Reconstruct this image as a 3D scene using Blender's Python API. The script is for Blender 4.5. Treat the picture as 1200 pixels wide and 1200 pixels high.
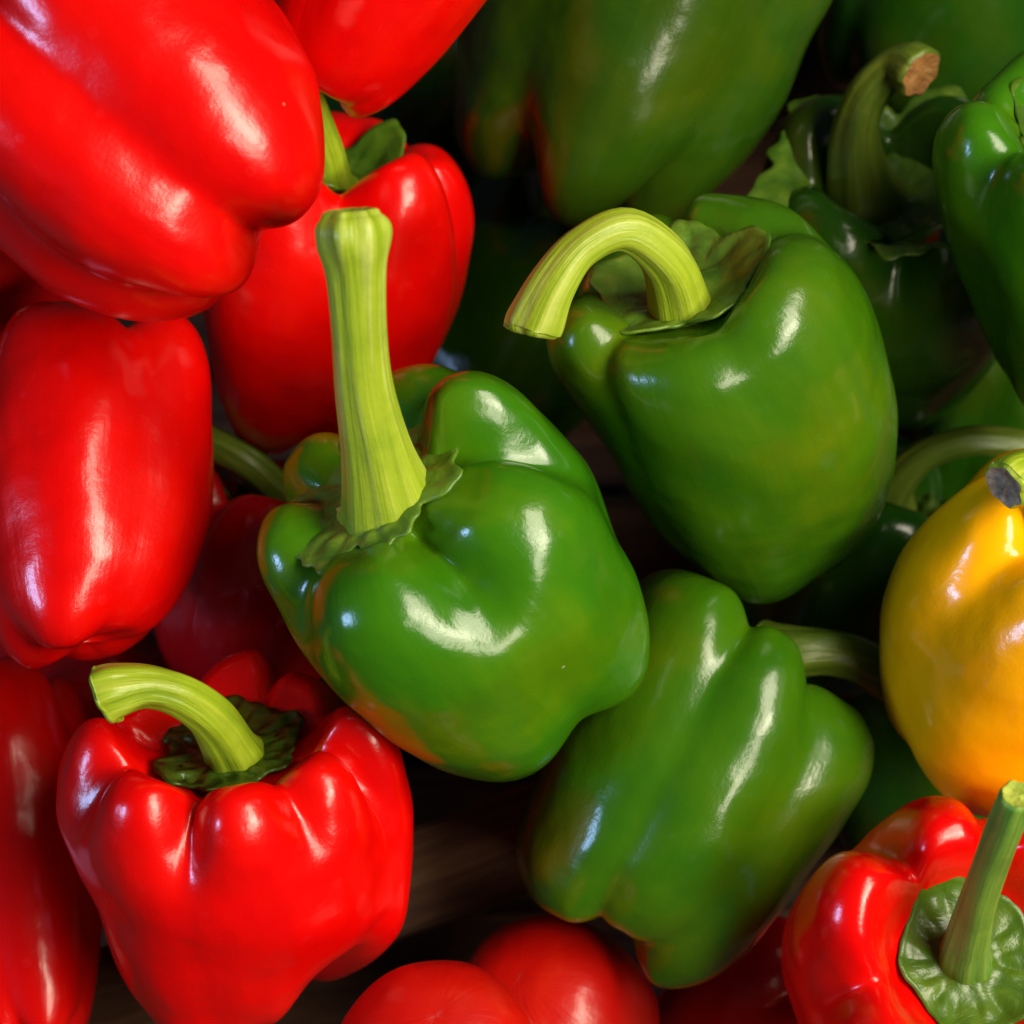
import bpy, math, random
import numpy as np
from mathutils import Matrix, Vector, Euler

for _o in list(bpy.data.objects):
    bpy.data.objects.remove(_o)
SC = bpy.context.scene
COL = SC.collection

# ------------------------------------------------------------------ camera
TILT = math.radians(15)            # lean of the view away from straight down
H0 = 0.16                         # height of the front pepper's middle above the crate floor
RW = np.array(Matrix.Rotation(TILT, 3, 'X'))
def to_world(P):
    return np.asarray(P) @ RW.T + np.array([0, 0, H0])

cd = bpy.data.cameras.new('camera'); cam = bpy.data.objects.new('camera', cd); COL.objects.link(cam)
cd.sensor_width = 36; cd.lens = 90
cam.location = to_world([0, 0, 0.60]); cam.rotation_euler = (TILT, 0, 0)
cd.clip_start = 0.01; cd.clip_end = 20
cd.dof.use_dof = True; cd.dof.focus_distance = 0.575; cd.dof.aperture_fstop = 13
SC.camera = cam

# ------------------------------------------------------------------ light
w = bpy.data.worlds.new('World'); SC.world = w; w.use_nodes = True
w.node_tree.nodes['Background'].inputs[0].default_value = (.55, .68, 1, 1)
w.node_tree.nodes['Background'].inputs[1].default_value = 0.035
def area(name, pos, aim, sx, sy, power, colour, spread=180):
    l = bpy.data.lights.new(name, 'AREA'); o = bpy.data.objects.new(name, l); COL.objects.link(o)
    l.shape = 'RECTANGLE'; l.size = sx; l.size_y = sy; l.energy = power; l.color = colour; l.spread = math.radians(spread)
    p = Vector(to_world(pos)); a = Vector(to_world(aim))
    o.location = p; o.rotation_euler = (a - p).to_track_quat('-Z', 'Y').to_euler()
    return o
area('window_light', (.58, .24, .80), (0, 0, 0), .68, .38, 10.5, (1, .90, .70))
area('window_light', (.60, -.13, .80), (0, 0, 0), .68, .24, 6.6, (1, .90, .70))
area('sky_light', (-1.12, -.18, .60), (0, 0, 0), .26, .24, 6.2, (.36, .56, 1))
SC.view_settings.view_transform = 'Standard'; SC.view_settings.look = 'None'
SC.view_settings.exposure = 0.22; SC.view_settings.gamma = 1
SC.cycles.max_bounces = 8; SC.cycles.use_denoising = True

# ---------------------------------------------------------------- pepper geometry (numpy)
D_CAM = 0.60                      # metres from the lens to the plane of the front pepper
FRAME = 0.24                      # metres across the frame in that plane

def to_cam(px, py, z):
    """photo pixel (of 1200) at height z above the focal plane -> camera-aligned metres"""
    k = (D_CAM - z) / D_CAM
    return np.array([(px - 600) / 1200 * FRAME * k, (600 - py) / 1200 * FRAME * k, z])

def to_px(P):
    k = D_CAM / (D_CAM - P[..., 2])
    return np.stack([600 + P[..., 0] * k / FRAME * 1200, 600 - P[..., 1] * k / FRAME * 1200], -1)

RIDGE = np.array([(0, .80), (.14, .80), (.26, .845), (.38, .93), (.54, .99), (.72, .985), (.875, .92), (.965, .80), (1, .65),
                  (.99, .49), (.935, .335), (.835, .19), (.69, .075), (.50, .01), (.32, .02), (.15, .06), (0, .07)])
GROOVE = np.array([(0, .80), (.13, .80), (.22, .81), (.30, .835), (.42, .87), (.56, .87), (.70, .82), (.80, .73), (.84, .62),
                   (.84, .48), (.80, .34), (.72, .21), (.57, .13), (.40, .09), (.26, .075), (.13, .07), (0, .07)])
K_TOP = np.array([0, 0, .1, .5, .9, 1, 1, .75, .4, .15, 0, 0, 0, 0, 0, 0, 0.])
K_BOT = np.array([0, 0, 0, 0, 0, 0, 0, 0, 0, 0, .2, .5, .85, 1, .8, .4, .25])
K_WIDE = np.array([0, 1, 1.9, 1.8, 1.1, .5, .15, 0, 0, 0, 0, 0, 0, 0, 0, 0, 0.])
TOMATO = np.array([(0, .90), (.15, .90), (.30, .93), (.45, .96), (.60, .95), (.76, .89), (.89, .79), (.97, .67), (1, .53),
                   (.98, .39), (.91, .26), (.80, .155), (.66, .08), (.50, .035), (.33, .01), (.16, 0), (0, 0)])
K_CAV = np.array([1, 1, .9, .45, .1, 0, 0, 0, 0, 0, 0, 0, 0, 0, 0, 0, 0.])

def catmull(C, s):
    n = len(C) - 1
    x = np.clip(s, 0, 1) * n
    i = np.minimum(x.astype(int), n - 1)
    f = (x - i).reshape((-1,) + (1,) * (C.ndim - 1))
    g = lambda j: C[np.clip(j, 0, n)]
    p0, p1, p2, p3 = g(i - 1), g(i), g(i + 1), g(i + 2)
    return .5 * (2 * p1 + (p2 - p0) * f + (2 * p0 - 5 * p1 + 4 * p2 - p3) * f ** 2 + (3 * p1 - p0 - 3 * p2 + p3) * f ** 3)

def frame_of(alpha, beta, roll):
    """alpha: direction of the stem end in the picture (0 = right, 90 = up); beta: its lean towards the lens; roll about the axis"""
    a, b = math.radians(alpha), math.radians(beta)
    ax = np.array([math.cos(a) * math.cos(b), math.sin(a) * math.cos(b), math.sin(b)])
    e1 = np.array([-math.cos(a) * math.sin(b), -math.sin(a) * math.sin(b), math.cos(b)])
    e2 = np.cross(ax, e1)
    r = math.radians(roll)
    return np.cos(r) * e1 + np.sin(r) * e2, -np.sin(r) * e1 + np.cos(r) * e2, ax

def local_body(p, S, T):
    """points of the body in its own frame (z = stem axis); S in 0..1 from cavity to tip, T angle in radians; S, T flat arrays"""
    L = p['lobes']                     # (angle, radius, top, bottom, depth of the groove after it)
    n = len(L)
    th = np.radians(np.array([l[0] for l in L], float))
    o = np.argsort(th % (2 * np.pi)); th = (th % (2 * np.pi))[o]
    A = np.array([[l[1], l[2], l[3], l[4]] for l in L], float)[o]
    T = T % (2 * np.pi)
    i = np.searchsorted(th, T, side='right') - 1
    j = (i + 1) % n
    t0 = th[i]; t1 = th[j]
    gap = (t1 - t0) % (2 * np.pi)
    gap = np.where(gap == 0, 2 * np.pi, gap)
    a = ((T - t0) % (2 * np.pi)) / gap
    c = a - .5
    sm = a * a * (3 - 2 * a)
    Ri = A[i, 0] * (1 - sm) + A[j, 0] * sm
    top = A[i, 1] * (1 - sm) + A[j, 1] * sm
    bot = A[i, 2] * (1 - sm) + A[j, 2] * sm
    g = A[i, 3]
    R, H = p['R'], p['H']
    cav, tap = p.get('cav', 0), p.get('taper', 0)
    C_r, C_g = RIDGE.copy(), GROOVE.copy()
    if p.get('kind') == 'tomato':
        C_r = C_g = TOMATO.copy()
    cw = p.get('cw', .05)
    C_r[:, 0] += cw * K_WIDE; C_g[:, 0] += cw * K_WIDE
    C_r = C_r.copy(); C_g = C_g.copy()
    for C in (C_r, C_g):
        C[:, 1] -= cav * K_CAV
        C[:, 0] *= 1 - tap * np.clip(1 - C[:, 1], 0, 1) * (C[:, 0] > 0)
    pr, pg = catmull(C_r, S), catmull(C_g, S)
    kt, kb = catmull(K_TOP[:, None], S)[:, 0], catmull(K_BOT[:, None], S)[:, 0]
    eps = .13 + .10 * np.exp(-((S - .55) / .18) ** 2) * p.get('soft', 1)
    d = np.sqrt((2 * c) ** 2 + eps ** 2) - eps
    d = d / (np.sqrt(1 + eps ** 2) - eps)
    w = 1 - (1 - d) ** (2.2 + .9 * np.clip(1 - S / .5, 0, 1) * p.get('plump', 1))
    win = np.clip((S - .38) / .16, 0, 1) * np.clip((.90 - S) / .16, 0, 1)
    amt = g * (1 - p.get('fade', .45) * win * win * (3 - 2 * win))
    w = 1 - (1 - w) * amt
    rho = (pg[:, 0] + (pr[:, 0] - pg[:, 0]) * w) * Ri
    z = pg[:, 1] + (pr[:, 1] - pg[:, 1]) * w + kt * top * (.45 + .55 * w) - kb * bot * (.35 + .65 * w)
    ph = p.get('seed', 0) * 1.7
    wob = 1 + .012 * np.sin(3 * T + 5 * z + ph) + .009 * np.sin(7 * T - 4 * z + 2 * ph) * np.clip(rho, 0, 1) + .009 * np.sin(10 * z + 2 * T + ph) + .0045 * np.sin(19 * z + 4 * T + 2.3 * ph) * np.clip(rho, 0, 1) + .003 * np.sin(31 * z - 6 * T + ph) * np.clip(rho, 0, 1)
    x = R * rho * wob * np.cos(T)
    y = R * rho * wob * np.sin(T)
    zz = H * (z - .5)
    q = (z - .5) ** 2 - .25
    x = x + p.get('bx', 0) * H * q
    y = y + p.get('by', 0) * H * q
    return np.stack([x, y, zz], -1)

def cam_body(p, S, T):
    e1, e2, ax = frame_of(p['alpha'], p['beta'], p.get('roll', 0))
    Lp = local_body(p, S, T)
    c = to_cam(p['px'], p['py'], p['z'])
    P = c + Lp[:, :1] * e1 + Lp[:, 1:2] * e2 + Lp[:, 2:] * ax
    for (hx, hy, dx, dy, rad) in p.get('dents', ()):     # sculpted pulls: point and move in the pepper's own side view
        h = to_cam(hx, hy, p['z'])
        w = np.exp(-(((P[:, :2] - h[:2]) ** 2).sum(-1)) / (2 * (rad * FRAME / 1200) ** 2))[:, None]
        P[:, :2] += w * np.array([dx, -dy]) * FRAME / 1200
    return P

def grid(ns, nt):
    s = np.linspace(0, 1, ns)
    t = np.arange(nt) / nt * 2 * np.pi
    S, T = np.meshgrid(s, t, indexing='ij')
    return S.ravel(), T.ravel()

# fitted shapes: place, lean, size and the lobes (angle, radius, top, bottom, groove) of each fruit
PEP = {
    'G1': {'px': 527.9747, 'py': 685.7, 'z': 0.006, 'alpha': 129.3806, 'beta': 37.3805, 'R': 0.0445, 'H': 0.0802, 'cav': -0.09, 'taper': 0.0274, 'seed': 1, 'lobes': [[332.5645, 0.9907, -0.0342, 0.0226, 1.196], [43.4602, 1.0663, -0.0944, 0.0517, 0.9781], [84.9252, 0.9592, 0.0703, -0.007, 0.5847], [140.551, 1.0075, -0.0061, -0.0, 1.0119], [196.5001, 0.9852, -0.0339, 0.0, 0.8474], [240.6957, 0.7697, -0.005, 0.0785, 0.8667]], 'fade': 0.75, 'cw': 0.05, 'bx': 0.0545, 'by': 0.0171, 'dents': [[487.0, 428.0, 0.11, 0.68, 42.0], [520.0, 427.0, -0.05, -1.51, 42.0], [562.0, 435.0, 0.13, -0.93, 42.0], [598.0, 451.0, -0.21, 0.7, 42.0], [628.0, 475.0, 0.26, -0.54, 42.0], [664.0, 514.0, 1.72, -2.18, 42.0], [694.0, 553.0, 2.58, -2.06, 42.0], [709.0, 586.0, -0.56, 0.31, 42.0], [713.0, 613.0, -4.24, 1.67, 42.0], [730.0, 643.0, -4.31, 0.91, 42.0], [748.0, 682.0, 1.84, -0.03, 42.0], [760.0, 724.0, 3.93, 0.65, 42.0], [762.0, 754.0, 0.94, 0.28, 42.0], [754.0, 790.0, 0.9, 0.41, 42.0], [739.0, 820.0, 3.89, 2.47, 42.0], [712.0, 833.0, 0.74, 0.6, 42.0], [688.0, 837.0, -3.26, -3.09, 42.0], [675.0, 842.0, -4.15, -4.41, 42.0], [664.0, 868.0, -1.82, -2.44, 42.0], [640.0, 898.0, 1.73, 3.28, 42.0], [610.0, 913.0, 1.71, 4.74, 42.0], [562.0, 916.0, 0.39, 2.66, 42.0], [520.0, 904.0, -0.03, 0.91, 42.0], [484.0, 886.0, 0.09, -0.39, 42.0], [442.0, 856.0, 1.61, -3.19, 42.0], [394.0, 811.0, 2.6, -2.43, 42.0], [358.0, 772.0, -3.31, 1.68, 42.0], [334.0, 730.0, 0.8, -0.18, 42.0], [329.0, 700.0, 2.89, -0.21, 42.0], [304.0, 676.0, -3.33, -0.14, 42.0], [300.0, 640.0, -3.36, -0.67, 42.0], [307.0, 616.0, -0.09, -0.03, 42.0], [325.0, 592.0, 1.65, 0.76, 42.0], [328.0, 568.0, 1.48, 0.87, 42.0], [337.0, 538.0, 0.87, 0.68, 42.0], [358.0, 514.0, -0.69, -0.7, 42.0], [391.0, 506.0, -2.4, -3.15, 42.0]]},
    'G2': {'px': 854.7611, 'py': 476.7057, 'z': -0.02, 'alpha': 116.7677, 'beta': 42.0317, 'R': 0.0404, 'H': 0.0872, 'cav': -0.13, 'taper': 0.135, 'seed': 2, 'lobes': [[-38.7231, 1.0011, 0.0074, 0.0923, 0.2673], [42.8656, 1.0224, 0.0571, 0.0899, 0.4962], [142.7886, 1.0059, -0.0107, 0.0058, 0.47], [182.319, 1.0236, -0.0449, -0.0, 0.494], [281.7961, 0.919, 0.0827, 0.0635, 0.25]], 'fade': 0.5, 'cw': 0.07, 'bx': -0.0035, 'by': -0.114, 'dents': [[763.0, 249.0, -2.49, -6.19, 42.0], [805.0, 235.0, -1.06, -5.15, 42.0], [847.0, 232.0, 0.12, 3.67, 42.0], [872.0, 228.0, -0.19, 2.76, 42.0], [909.0, 235.0, 0.36, -1.62, 42.0], [938.0, 253.0, 0.48, -1.28, 42.0], [976.0, 291.0, 0.94, -1.44, 42.0], [1005.0, 324.0, 0.07, -0.07, 42.0], [1026.0, 370.0, -1.09, 0.68, 42.0], [1038.0, 408.0, 0.53, -0.2, 42.0], [1049.0, 462.0, 0.03, -0.0, 42.0], [1052.0, 512.0, 0.51, 0.09, 42.0], [1045.0, 566.0, 1.2, 0.56, 42.0], [1030.0, 608.0, 2.25, 1.69, 42.0], [1005.0, 645.0, 0.18, 0.2, 42.0], [976.0, 666.0, -1.79, -2.8, 42.0], [955.0, 678.0, -0.89, -1.78, 42.0], [930.0, 699.0, 0.7, 2.08, 42.0], [909.0, 708.0, 0.4, 1.71, 42.0], [888.0, 705.0, -0.19, -1.28, 42.0], [838.0, 683.0, 0.13, -1.59, 42.0], [797.0, 653.0, -1.03, 3.13, 42.0], [763.0, 616.0, -1.2, 1.83, 42.0], [738.0, 578.0, 0.05, -0.05, 42.0], [705.0, 515.0, 8.23, -2.1, 42.0], [676.0, 478.0, 2.01, -0.01, 42.0], [655.0, 453.0, -5.54, -0.66, 42.0], [640.0, 428.0, -6.6, -1.5, 42.0], [638.0, 399.0, -0.75, -0.27, 42.0], [652.0, 372.0, 3.44, 1.77, 42.0], [676.0, 335.0, -0.11, -0.08, 42.0], [697.0, 303.0, 1.18, 1.3, 42.0], [730.0, 270.0, 0.81, 1.34, 42.0]]},
    'G3': {'px': 804.6249, 'py': 916.6185, 'z': -0.034, 'alpha': 61.2148, 'beta': -6.1273, 'R': 0.0405, 'H': 0.0843, 'cav': 0.05, 'taper': 0.0181, 'seed': 3, 'lobes': [[2.3826, 0.9747, -0.0083, -0.0118, 0.5085], [52.5032, 0.9744, -0.0684, 0.0694, 0.5092], [152.2297, 0.9932, 0.0258, -0.0282, 0.4011], [324.187, 1.0165, 0.0412, 0.0274, 0.4039]], 'fade': 0.18, 'bx': -0.0132, 'by': -0.0995, 'dents': [[761.0, 673.0, -0.57, -3.17, 60.0], [784.0, 662.0, -0.15, -1.89, 60.0], [807.0, 668.0, -0.01, 1.01, 60.0], [826.0, 682.0, -0.25, 2.75, 60.0], [849.0, 687.0, -0.39, 2.01, 60.0], [877.0, 703.0, 0.37, -1.1, 60.0], [896.0, 724.0, 1.05, -2.2, 60.0], [908.0, 745.0, 0.74, -1.23, 60.0], [929.0, 754.0, 0.38, -0.5, 60.0], [950.0, 775.0, -1.18, 1.15, 60.0], [964.0, 796.0, -2.55, 1.93, 60.0], [978.0, 815.0, -2.92, 1.71, 60.0], [999.0, 827.0, -1.69, 0.78, 60.0], [1020.0, 850.0, 1.66, -0.51, 60.0], [1026.0, 878.0, 4.13, -0.72, 60.0], [1022.0, 906.0, 3.8, -0.19, 60.0], [1008.0, 939.0, -0.24, -0.03, 60.0], [985.0, 971.0, -4.96, -1.49, 60.0], [957.0, 1009.0, -4.92, -2.99, 60.0], [924.0, 1056.0, -1.24, -1.45, 60.0], [887.0, 1102.0, -0.36, -0.81, 60.0], [849.0, 1140.0, 0.48, 2.44, 60.0], [817.0, 1158.0, 0.18, 3.47, 60.0], [793.0, 1161.0, -0.08, 1.78, 60.0], [765.0, 1151.0, 0.14, -0.83, 60.0], [747.0, 1130.0, 0.37, -1.35, 60.0], [728.0, 1098.0, 0.57, -1.35, 60.0], [714.0, 1070.0, 1.4, -2.37, 60.0], [700.0, 1074.0, 1.05, -1.59, 60.0], [677.0, 1084.0, -0.14, 0.18, 60.0], [649.0, 1074.0, -0.75, 0.76, 60.0], [625.0, 1056.0, -1.08, 0.84, 60.0], [611.0, 1028.0, -2.22, 1.28, 60.0], [602.0, 990.0, -4.13, 1.5, 60.0], [611.0, 957.0, -1.45, 0.3, 60.0], [635.0, 920.0, 6.01, -0.12, 60.0]]},
    'G4': {'px': 764.003, 'py': -40.3734, 'z': -0.062, 'alpha': 70.2388, 'beta': 7.6034, 'R': 0.0445, 'H': 0.1156, 'cav': 0.05, 'taper': 0.0512, 'seed': 4, 'lobes': [[10.0658, 1.0134, -0.0018, 0.1114, 0.9082], [90.8354, 1.0406, -0.1934, 0.0865, 0.9987], [192.839, 1.0115, 0.0, 0.115, 1.0034], [272.5244, 1.1492, 0.0002, 0.0779, 0.8629]], 'fade': 0.1, 'bx': -0.0202, 'by': -0.0508, 'dents': [[952.0, 35.0, -7.59, -3.04, 42.0], [932.0, 87.0, -0.31, -0.23, 42.0], [908.0, 134.0, 4.13, 5.0, 42.0], [879.0, 181.0, 3.08, 5.94, 42.0], [850.0, 216.0, 1.18, 3.52, 42.0], [827.0, 230.0, 0.01, 0.03, 42.0], [657.0, 262.0, 0.2, -0.56, 42.0], [634.0, 257.0, -1.01, 2.3, 42.0], [611.0, 222.0, -2.5, 4.29, 42.0], [587.0, 222.0, -1.29, 1.92, 42.0], [558.0, 198.0, 2.75, -3.18, 42.0], [535.0, 175.0, -0.6, 0.57, 42.0], [526.0, 134.0, -4.52, 3.31, 42.0], [540.0, 95.0, 4.9, -2.96, 42.0]]},
    'G5': {'px': 1035, 'py': 325, 'z': -0.086, 'alpha': 93, 'beta': 50, 'R': 0.0401, 'H': 0.0881, 'taper': 0.12, 'bx': 0, 'by': 0, 'cav': 0.05, 'seed': 5, 'lobes': [[40.0, 1.0, 0.0, 0.0, 1.0], [130.0, 1.0, 0.0, 0.0, 1.0], [220.0, 1.0, 0.0, 0.0, 1.0], [310.0, 1.0, 0.0, 0.0, 1.0]]},
    'G6': {'px': 1260.4853, 'py': 274.4577, 'z': -0.02, 'alpha': 101.4986, 'beta': 45.726, 'R': 0.039, 'H': 0.0952, 'cav': 0.05, 'taper': 0.2638, 'seed': 6, 'lobes': [[-25.7344, 1.1307, -0.0242, 0.0613, 0.7], [94.8007, 1.0416, 0.1207, 0.0, 0.6776], [215.7815, 0.9005, -0.1188, -0.001, 0.7021], [264.6639, 0.9607, -0.0376, -0.0739, 0.693]], 'fade': 0.45, 'bx': 0.0747, 'by': -0.0953, 'dents': [[1200.0, 58.0, -1.43, -5.11, 42.0], [1180.0, 70.0, -0.82, -2.09, 42.0], [1171.0, 87.0, 0.66, 1.39, 42.0], [1142.0, 111.0, 2.83, 3.9, 42.0], [1112.0, 134.0, 1.44, 1.36, 42.0], [1095.0, 169.0, -1.69, -1.08, 42.0], [1091.0, 198.0, -2.6, -1.17, 42.0], [1098.0, 233.0, -0.22, -0.06, 42.0], [1112.0, 292.0, 1.27, -0.15, 42.0], [1136.0, 350.0, 2.55, -1.55, 42.0], [1159.0, 408.0, 0.18, -0.24, 42.0], [1182.0, 449.0, -0.83, 1.84, 42.0], [1200.0, 480.0, -0.61, 2.07, 42.0]]},
    'Y1': {'px': 1213.8566, 'py': 740.6601, 'z': -0.01, 'alpha': 69.2758, 'beta': 39.5111, 'R': 0.0364, 'H': 0.0853, 'cav': 0.05, 'taper': 0.0182, 'seed': 7, 'lobes': [[1.2142, 1.1107, -0.0212, 0.0139, 0.995], [82.5569, 1.0063, 0.0, 0.014, 1.0], [159.1984, 1.0032, 0.0059, 0.0, 0.9996], [216.1521, 0.9514, -0.0847, 0.0, 0.9841], [273.7344, 0.9603, -0.0431, -0.0269, 0.9718]], 'fade': 0.5, 'bx': 0.0491, 'by': 0.1049, 'dents': [[1154.0, 541.0, -1.43, -4.78, 42.0], [1136.0, 576.0, 0.84, 1.78, 42.0], [1113.0, 582.0, 1.09, 1.71, 42.0], [1090.0, 605.0, 1.23, 1.35, 42.0], [1061.0, 640.0, 0.1, 0.07, 42.0], [1040.0, 681.0, -3.08, -1.06, 42.0], [1032.0, 722.0, -1.07, -0.11, 42.0], [1030.0, 762.0, 2.15, -0.25, 42.0], [1034.0, 809.0, 1.97, -0.75, 42.0], [1043.0, 844.0, -0.05, 0.03, 42.0], [1061.0, 870.0, -0.92, 0.78, 42.0], [1069.0, 879.0, -0.85, 0.81, 42.0], [1078.0, 902.0, -0.22, 0.26, 42.0], [1096.0, 926.0, 1.37, -2.15, 42.0], [1125.0, 943.0, 1.07, -2.44, 42.0], [1154.0, 961.0, -0.92, 3.4, 42.0]]},
    'R9': {'px': 1099.9322, 'py': 1146.1092, 'z': 0.004, 'alpha': 76.4285, 'beta': 69.3208, 'R': 0.0415, 'H': 0.0832, 'cav': 0.05, 'taper': 0.1101, 'seed': 8, 'lobes': [[45.0, 1.0, 0.0, 0.0, 1.0], [159.6151, 0.987, -0.0057, -0.0, 1.0054], [203.3648, 0.9764, -0.0439, -0.0, 0.9988], [255.354, 1.0012, 0.0331, 0.0064, 0.9992], [341.7286, 1.0274, -0.0053, -0.0056, 1.0]], 'fade': 0.45, 'cw': 0.08, 'bx': 0.0247, 'by': -0.0572, 'dents': [[935.0, 1200.0, 0.91, -0.3, 42.0], [924.0, 1170.0, 0.0, -0.0, 42.0], [915.0, 1130.0, -1.08, -0.09, 42.0], [916.0, 1100.0, -0.3, -0.08, 42.0], [927.0, 1065.0, 1.76, 0.83, 42.0], [950.0, 1030.0, 0.44, 0.34, 42.0], [979.0, 998.0, -1.49, -1.82, 42.0], [1014.0, 981.0, 1.26, 2.42, 42.0], [1037.0, 960.0, 1.41, 4.17, 42.0], [1066.0, 940.0, -0.03, -0.21, 42.0], [1096.0, 930.0, -0.05, -2.62, 42.0], [1125.0, 940.0, -0.01, 0.11, 42.0], [1154.0, 958.0, -0.54, 1.88, 42.0]]},
    'R5': {'px': 283.0884, 'py': 1001.1471, 'z': -0.01, 'alpha': 93.9093, 'beta': 28.0095, 'R': 0.0411, 'H': 0.0758, 'cav': -0.05, 'taper': 0.1205, 'seed': 9, 'lobes': [[8.9891, 0.9611, -0.0119, -0.0091, 0.5911], [58.6798, 0.9616, -0.0301, -0.1411, 0.8005], [79.3247, 1.0667, 0.0388, 0.0044, 0.8004], [146.6174, 0.9579, -0.0584, 0.0, 0.6968], [173.1796, 1.0119, 0.0069, 0.0, 0.7918], [243.7242, 0.9749, -0.0542, 0.0, 0.8], [269.6544, 1.0357, 0.0373, 0.0352, 0.6846], [320.94, 1.013, 0.002, 0.1634, 0.9062]], 'fade': 0.8, 'cw': 0.1, 'bx': 0.0937, 'by': -0.0298, 'dents': [[117.0, 833.0, -3.23, -3.27, 42.0], [100.0, 852.0, 2.64, 2.15, 42.0], [79.0, 880.0, 6.01, 3.57, 42.0], [68.0, 903.0, 0.47, 0.21, 42.0], [63.0, 936.0, -6.67, -1.98, 42.0], [70.0, 973.0, -4.2, -0.56, 42.0], [89.0, 1020.0, 2.41, -0.23, 42.0], [112.0, 1062.0, 4.65, -1.65, 42.0], [121.0, 1078.0, 3.23, -1.53, 42.0], [128.0, 1113.0, -2.13, 1.54, 42.0], [145.0, 1151.0, -3.47, 3.77, 42.0], [168.0, 1183.0, -0.55, 0.87, 42.0], [182.0, 1200.0, 0.35, -0.68, 42.0], [467.0, 885.0, -2.67, 1.68, 42.0], [476.0, 894.0, -1.51, 0.84, 42.0], [481.0, 927.0, 1.09, -0.41, 42.0], [484.0, 983.0, -0.62, 0.06, 42.0], [481.0, 1039.0, 0.19, 0.04, 42.0], [471.0, 1085.0, 2.29, 1.02, 42.0], [453.0, 1113.0, 3.19, 2.1, 42.0], [420.0, 1137.0, -0.01, -0.01, 42.0], [397.0, 1146.0, -1.91, -2.43, 42.0], [372.0, 1140.0, -2.44, -3.81, 42.0], [355.0, 1165.0, -0.04, -0.09, 42.0], [336.0, 1188.0, 0.86, 3.05, 42.0], [322.0, 1200.0, 0.62, 3.15, 42.0], [245.0, 785.0, 0.5, 2.82, 42.0], [255.0, 773.0, 0.24, 1.93, 42.0], [280.0, 766.0, -0.01, -1.06, 42.0], [317.0, 768.0, 0.92, -6.31, 42.0]]},
    'R4': {'px': 96.7113, 'py': 576.4414, 'z': -0.02, 'alpha': 92.603, 'beta': -20.1026, 'R': 0.033, 'H': 0.0901, 'cav': 0.05, 'taper': 0.11, 'seed': 10, 'lobes': [[353.6682, 1.0087, -0.0446, -0.0179, 0.628], [81.0955, 0.9985, -0.002, -0.0922, 0.7021], [159.2926, 0.9861, -0.015, -0.0731, 0.6666], [258.4205, 0.9938, 0.0208, -0.0238, 0.6909]], 'fade': 0.2, 'bx': 0.0703, 'by': -0.0341, 'dents': [[17.0, 367.0, -0.54, -1.42, 42.0], [35.0, 356.0, -0.6, -2.15, 42.0], [61.0, 350.0, -0.07, -0.42, 42.0], [87.0, 356.0, 0.16, 3.54, 42.0], [221.0, 375.0, -0.31, 0.5, 42.0], [238.0, 399.0, 0.68, -0.86, 42.0], [248.0, 430.0, 1.64, -1.58, 42.0], [249.0, 473.0, -1.6, 1.09, 42.0], [248.0, 503.0, -3.89, 1.89, 42.0], [251.0, 547.0, -1.09, 0.21, 42.0], [249.0, 590.0, 2.72, 0.24, 42.0], [243.0, 629.0, 2.93, 1.05, 42.0], [230.0, 664.0, -0.22, -0.14, 42.0], [212.0, 698.0, -0.96, -1.01, 42.0], [191.0, 729.0, 0.72, 1.16, 42.0], [160.0, 755.0, -0.2, -0.55, 42.0], [130.0, 768.0, -0.26, -1.48, 42.0], [87.0, 774.0, -0.15, 2.98, 42.0], [61.0, 782.0, -0.33, 1.9, 42.0], [39.0, 782.0, 0.22, -0.78, 42.0], [17.0, 772.0, 0.46, -1.13, 42.0], [0.0, 763.0, -0.25, 0.48, 42.0]]},
    'R1': {'px': 152.0058, 'py': 121.7702, 'z': 0.028, 'alpha': 137.9773, 'beta': 3.3022, 'R': 0.0413, 'H': 0.0958, 'cav': 0.05, 'taper': -0.1228, 'seed': 11, 'lobes': [[21.7206, 1.0513, 0.0037, -0.01, 0.987], [146.7164, 1.0268, -0.0021, -0.135, 0.9998], [264.7788, 0.991, 0.0156, -0.0452, 1.0], [322.4427, 1.0093, 0.0048, -0.0034, 0.9551]], 'fade': 0.05, 'bx': -0.0092, 'by': 0.0428, 'dents': [[320.0, 0.0, 1.45, -1.05, 42.0], [340.0, 30.0, -0.43, 0.21, 42.0], [360.0, 65.0, -1.73, 0.47, 42.0], [375.0, 110.0, -1.21, 0.06, 42.0], [381.0, 160.0, -2.55, -0.43, 42.0], [378.0, 210.0, -1.42, -0.56, 42.0], [365.0, 245.0, 2.2, 1.27, 42.0], [340.0, 265.0, 1.99, 1.52, 42.0], [315.0, 271.0, 0.24, 0.22, 42.0], [308.0, 273.0, -0.2, -0.19, 42.0], [305.0, 295.0, -0.93, -1.05, 42.0], [295.0, 320.0, -0.81, -1.12, 42.0], [270.0, 345.0, 0.61, 1.15, 42.0], [235.0, 367.0, 0.63, 1.86, 42.0], [200.0, 376.0, -0.14, -0.72, 42.0], [160.0, 375.0, -0.06, -1.88, 42.0], [100.0, 362.0, -0.72, 3.32, 42.0], [50.0, 335.0, -1.25, 2.61, 42.0], [20.0, 312.0, 0.03, -0.04, 42.0], [0.0, 290.0, 1.68, -1.86, 42.0]]},
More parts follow.
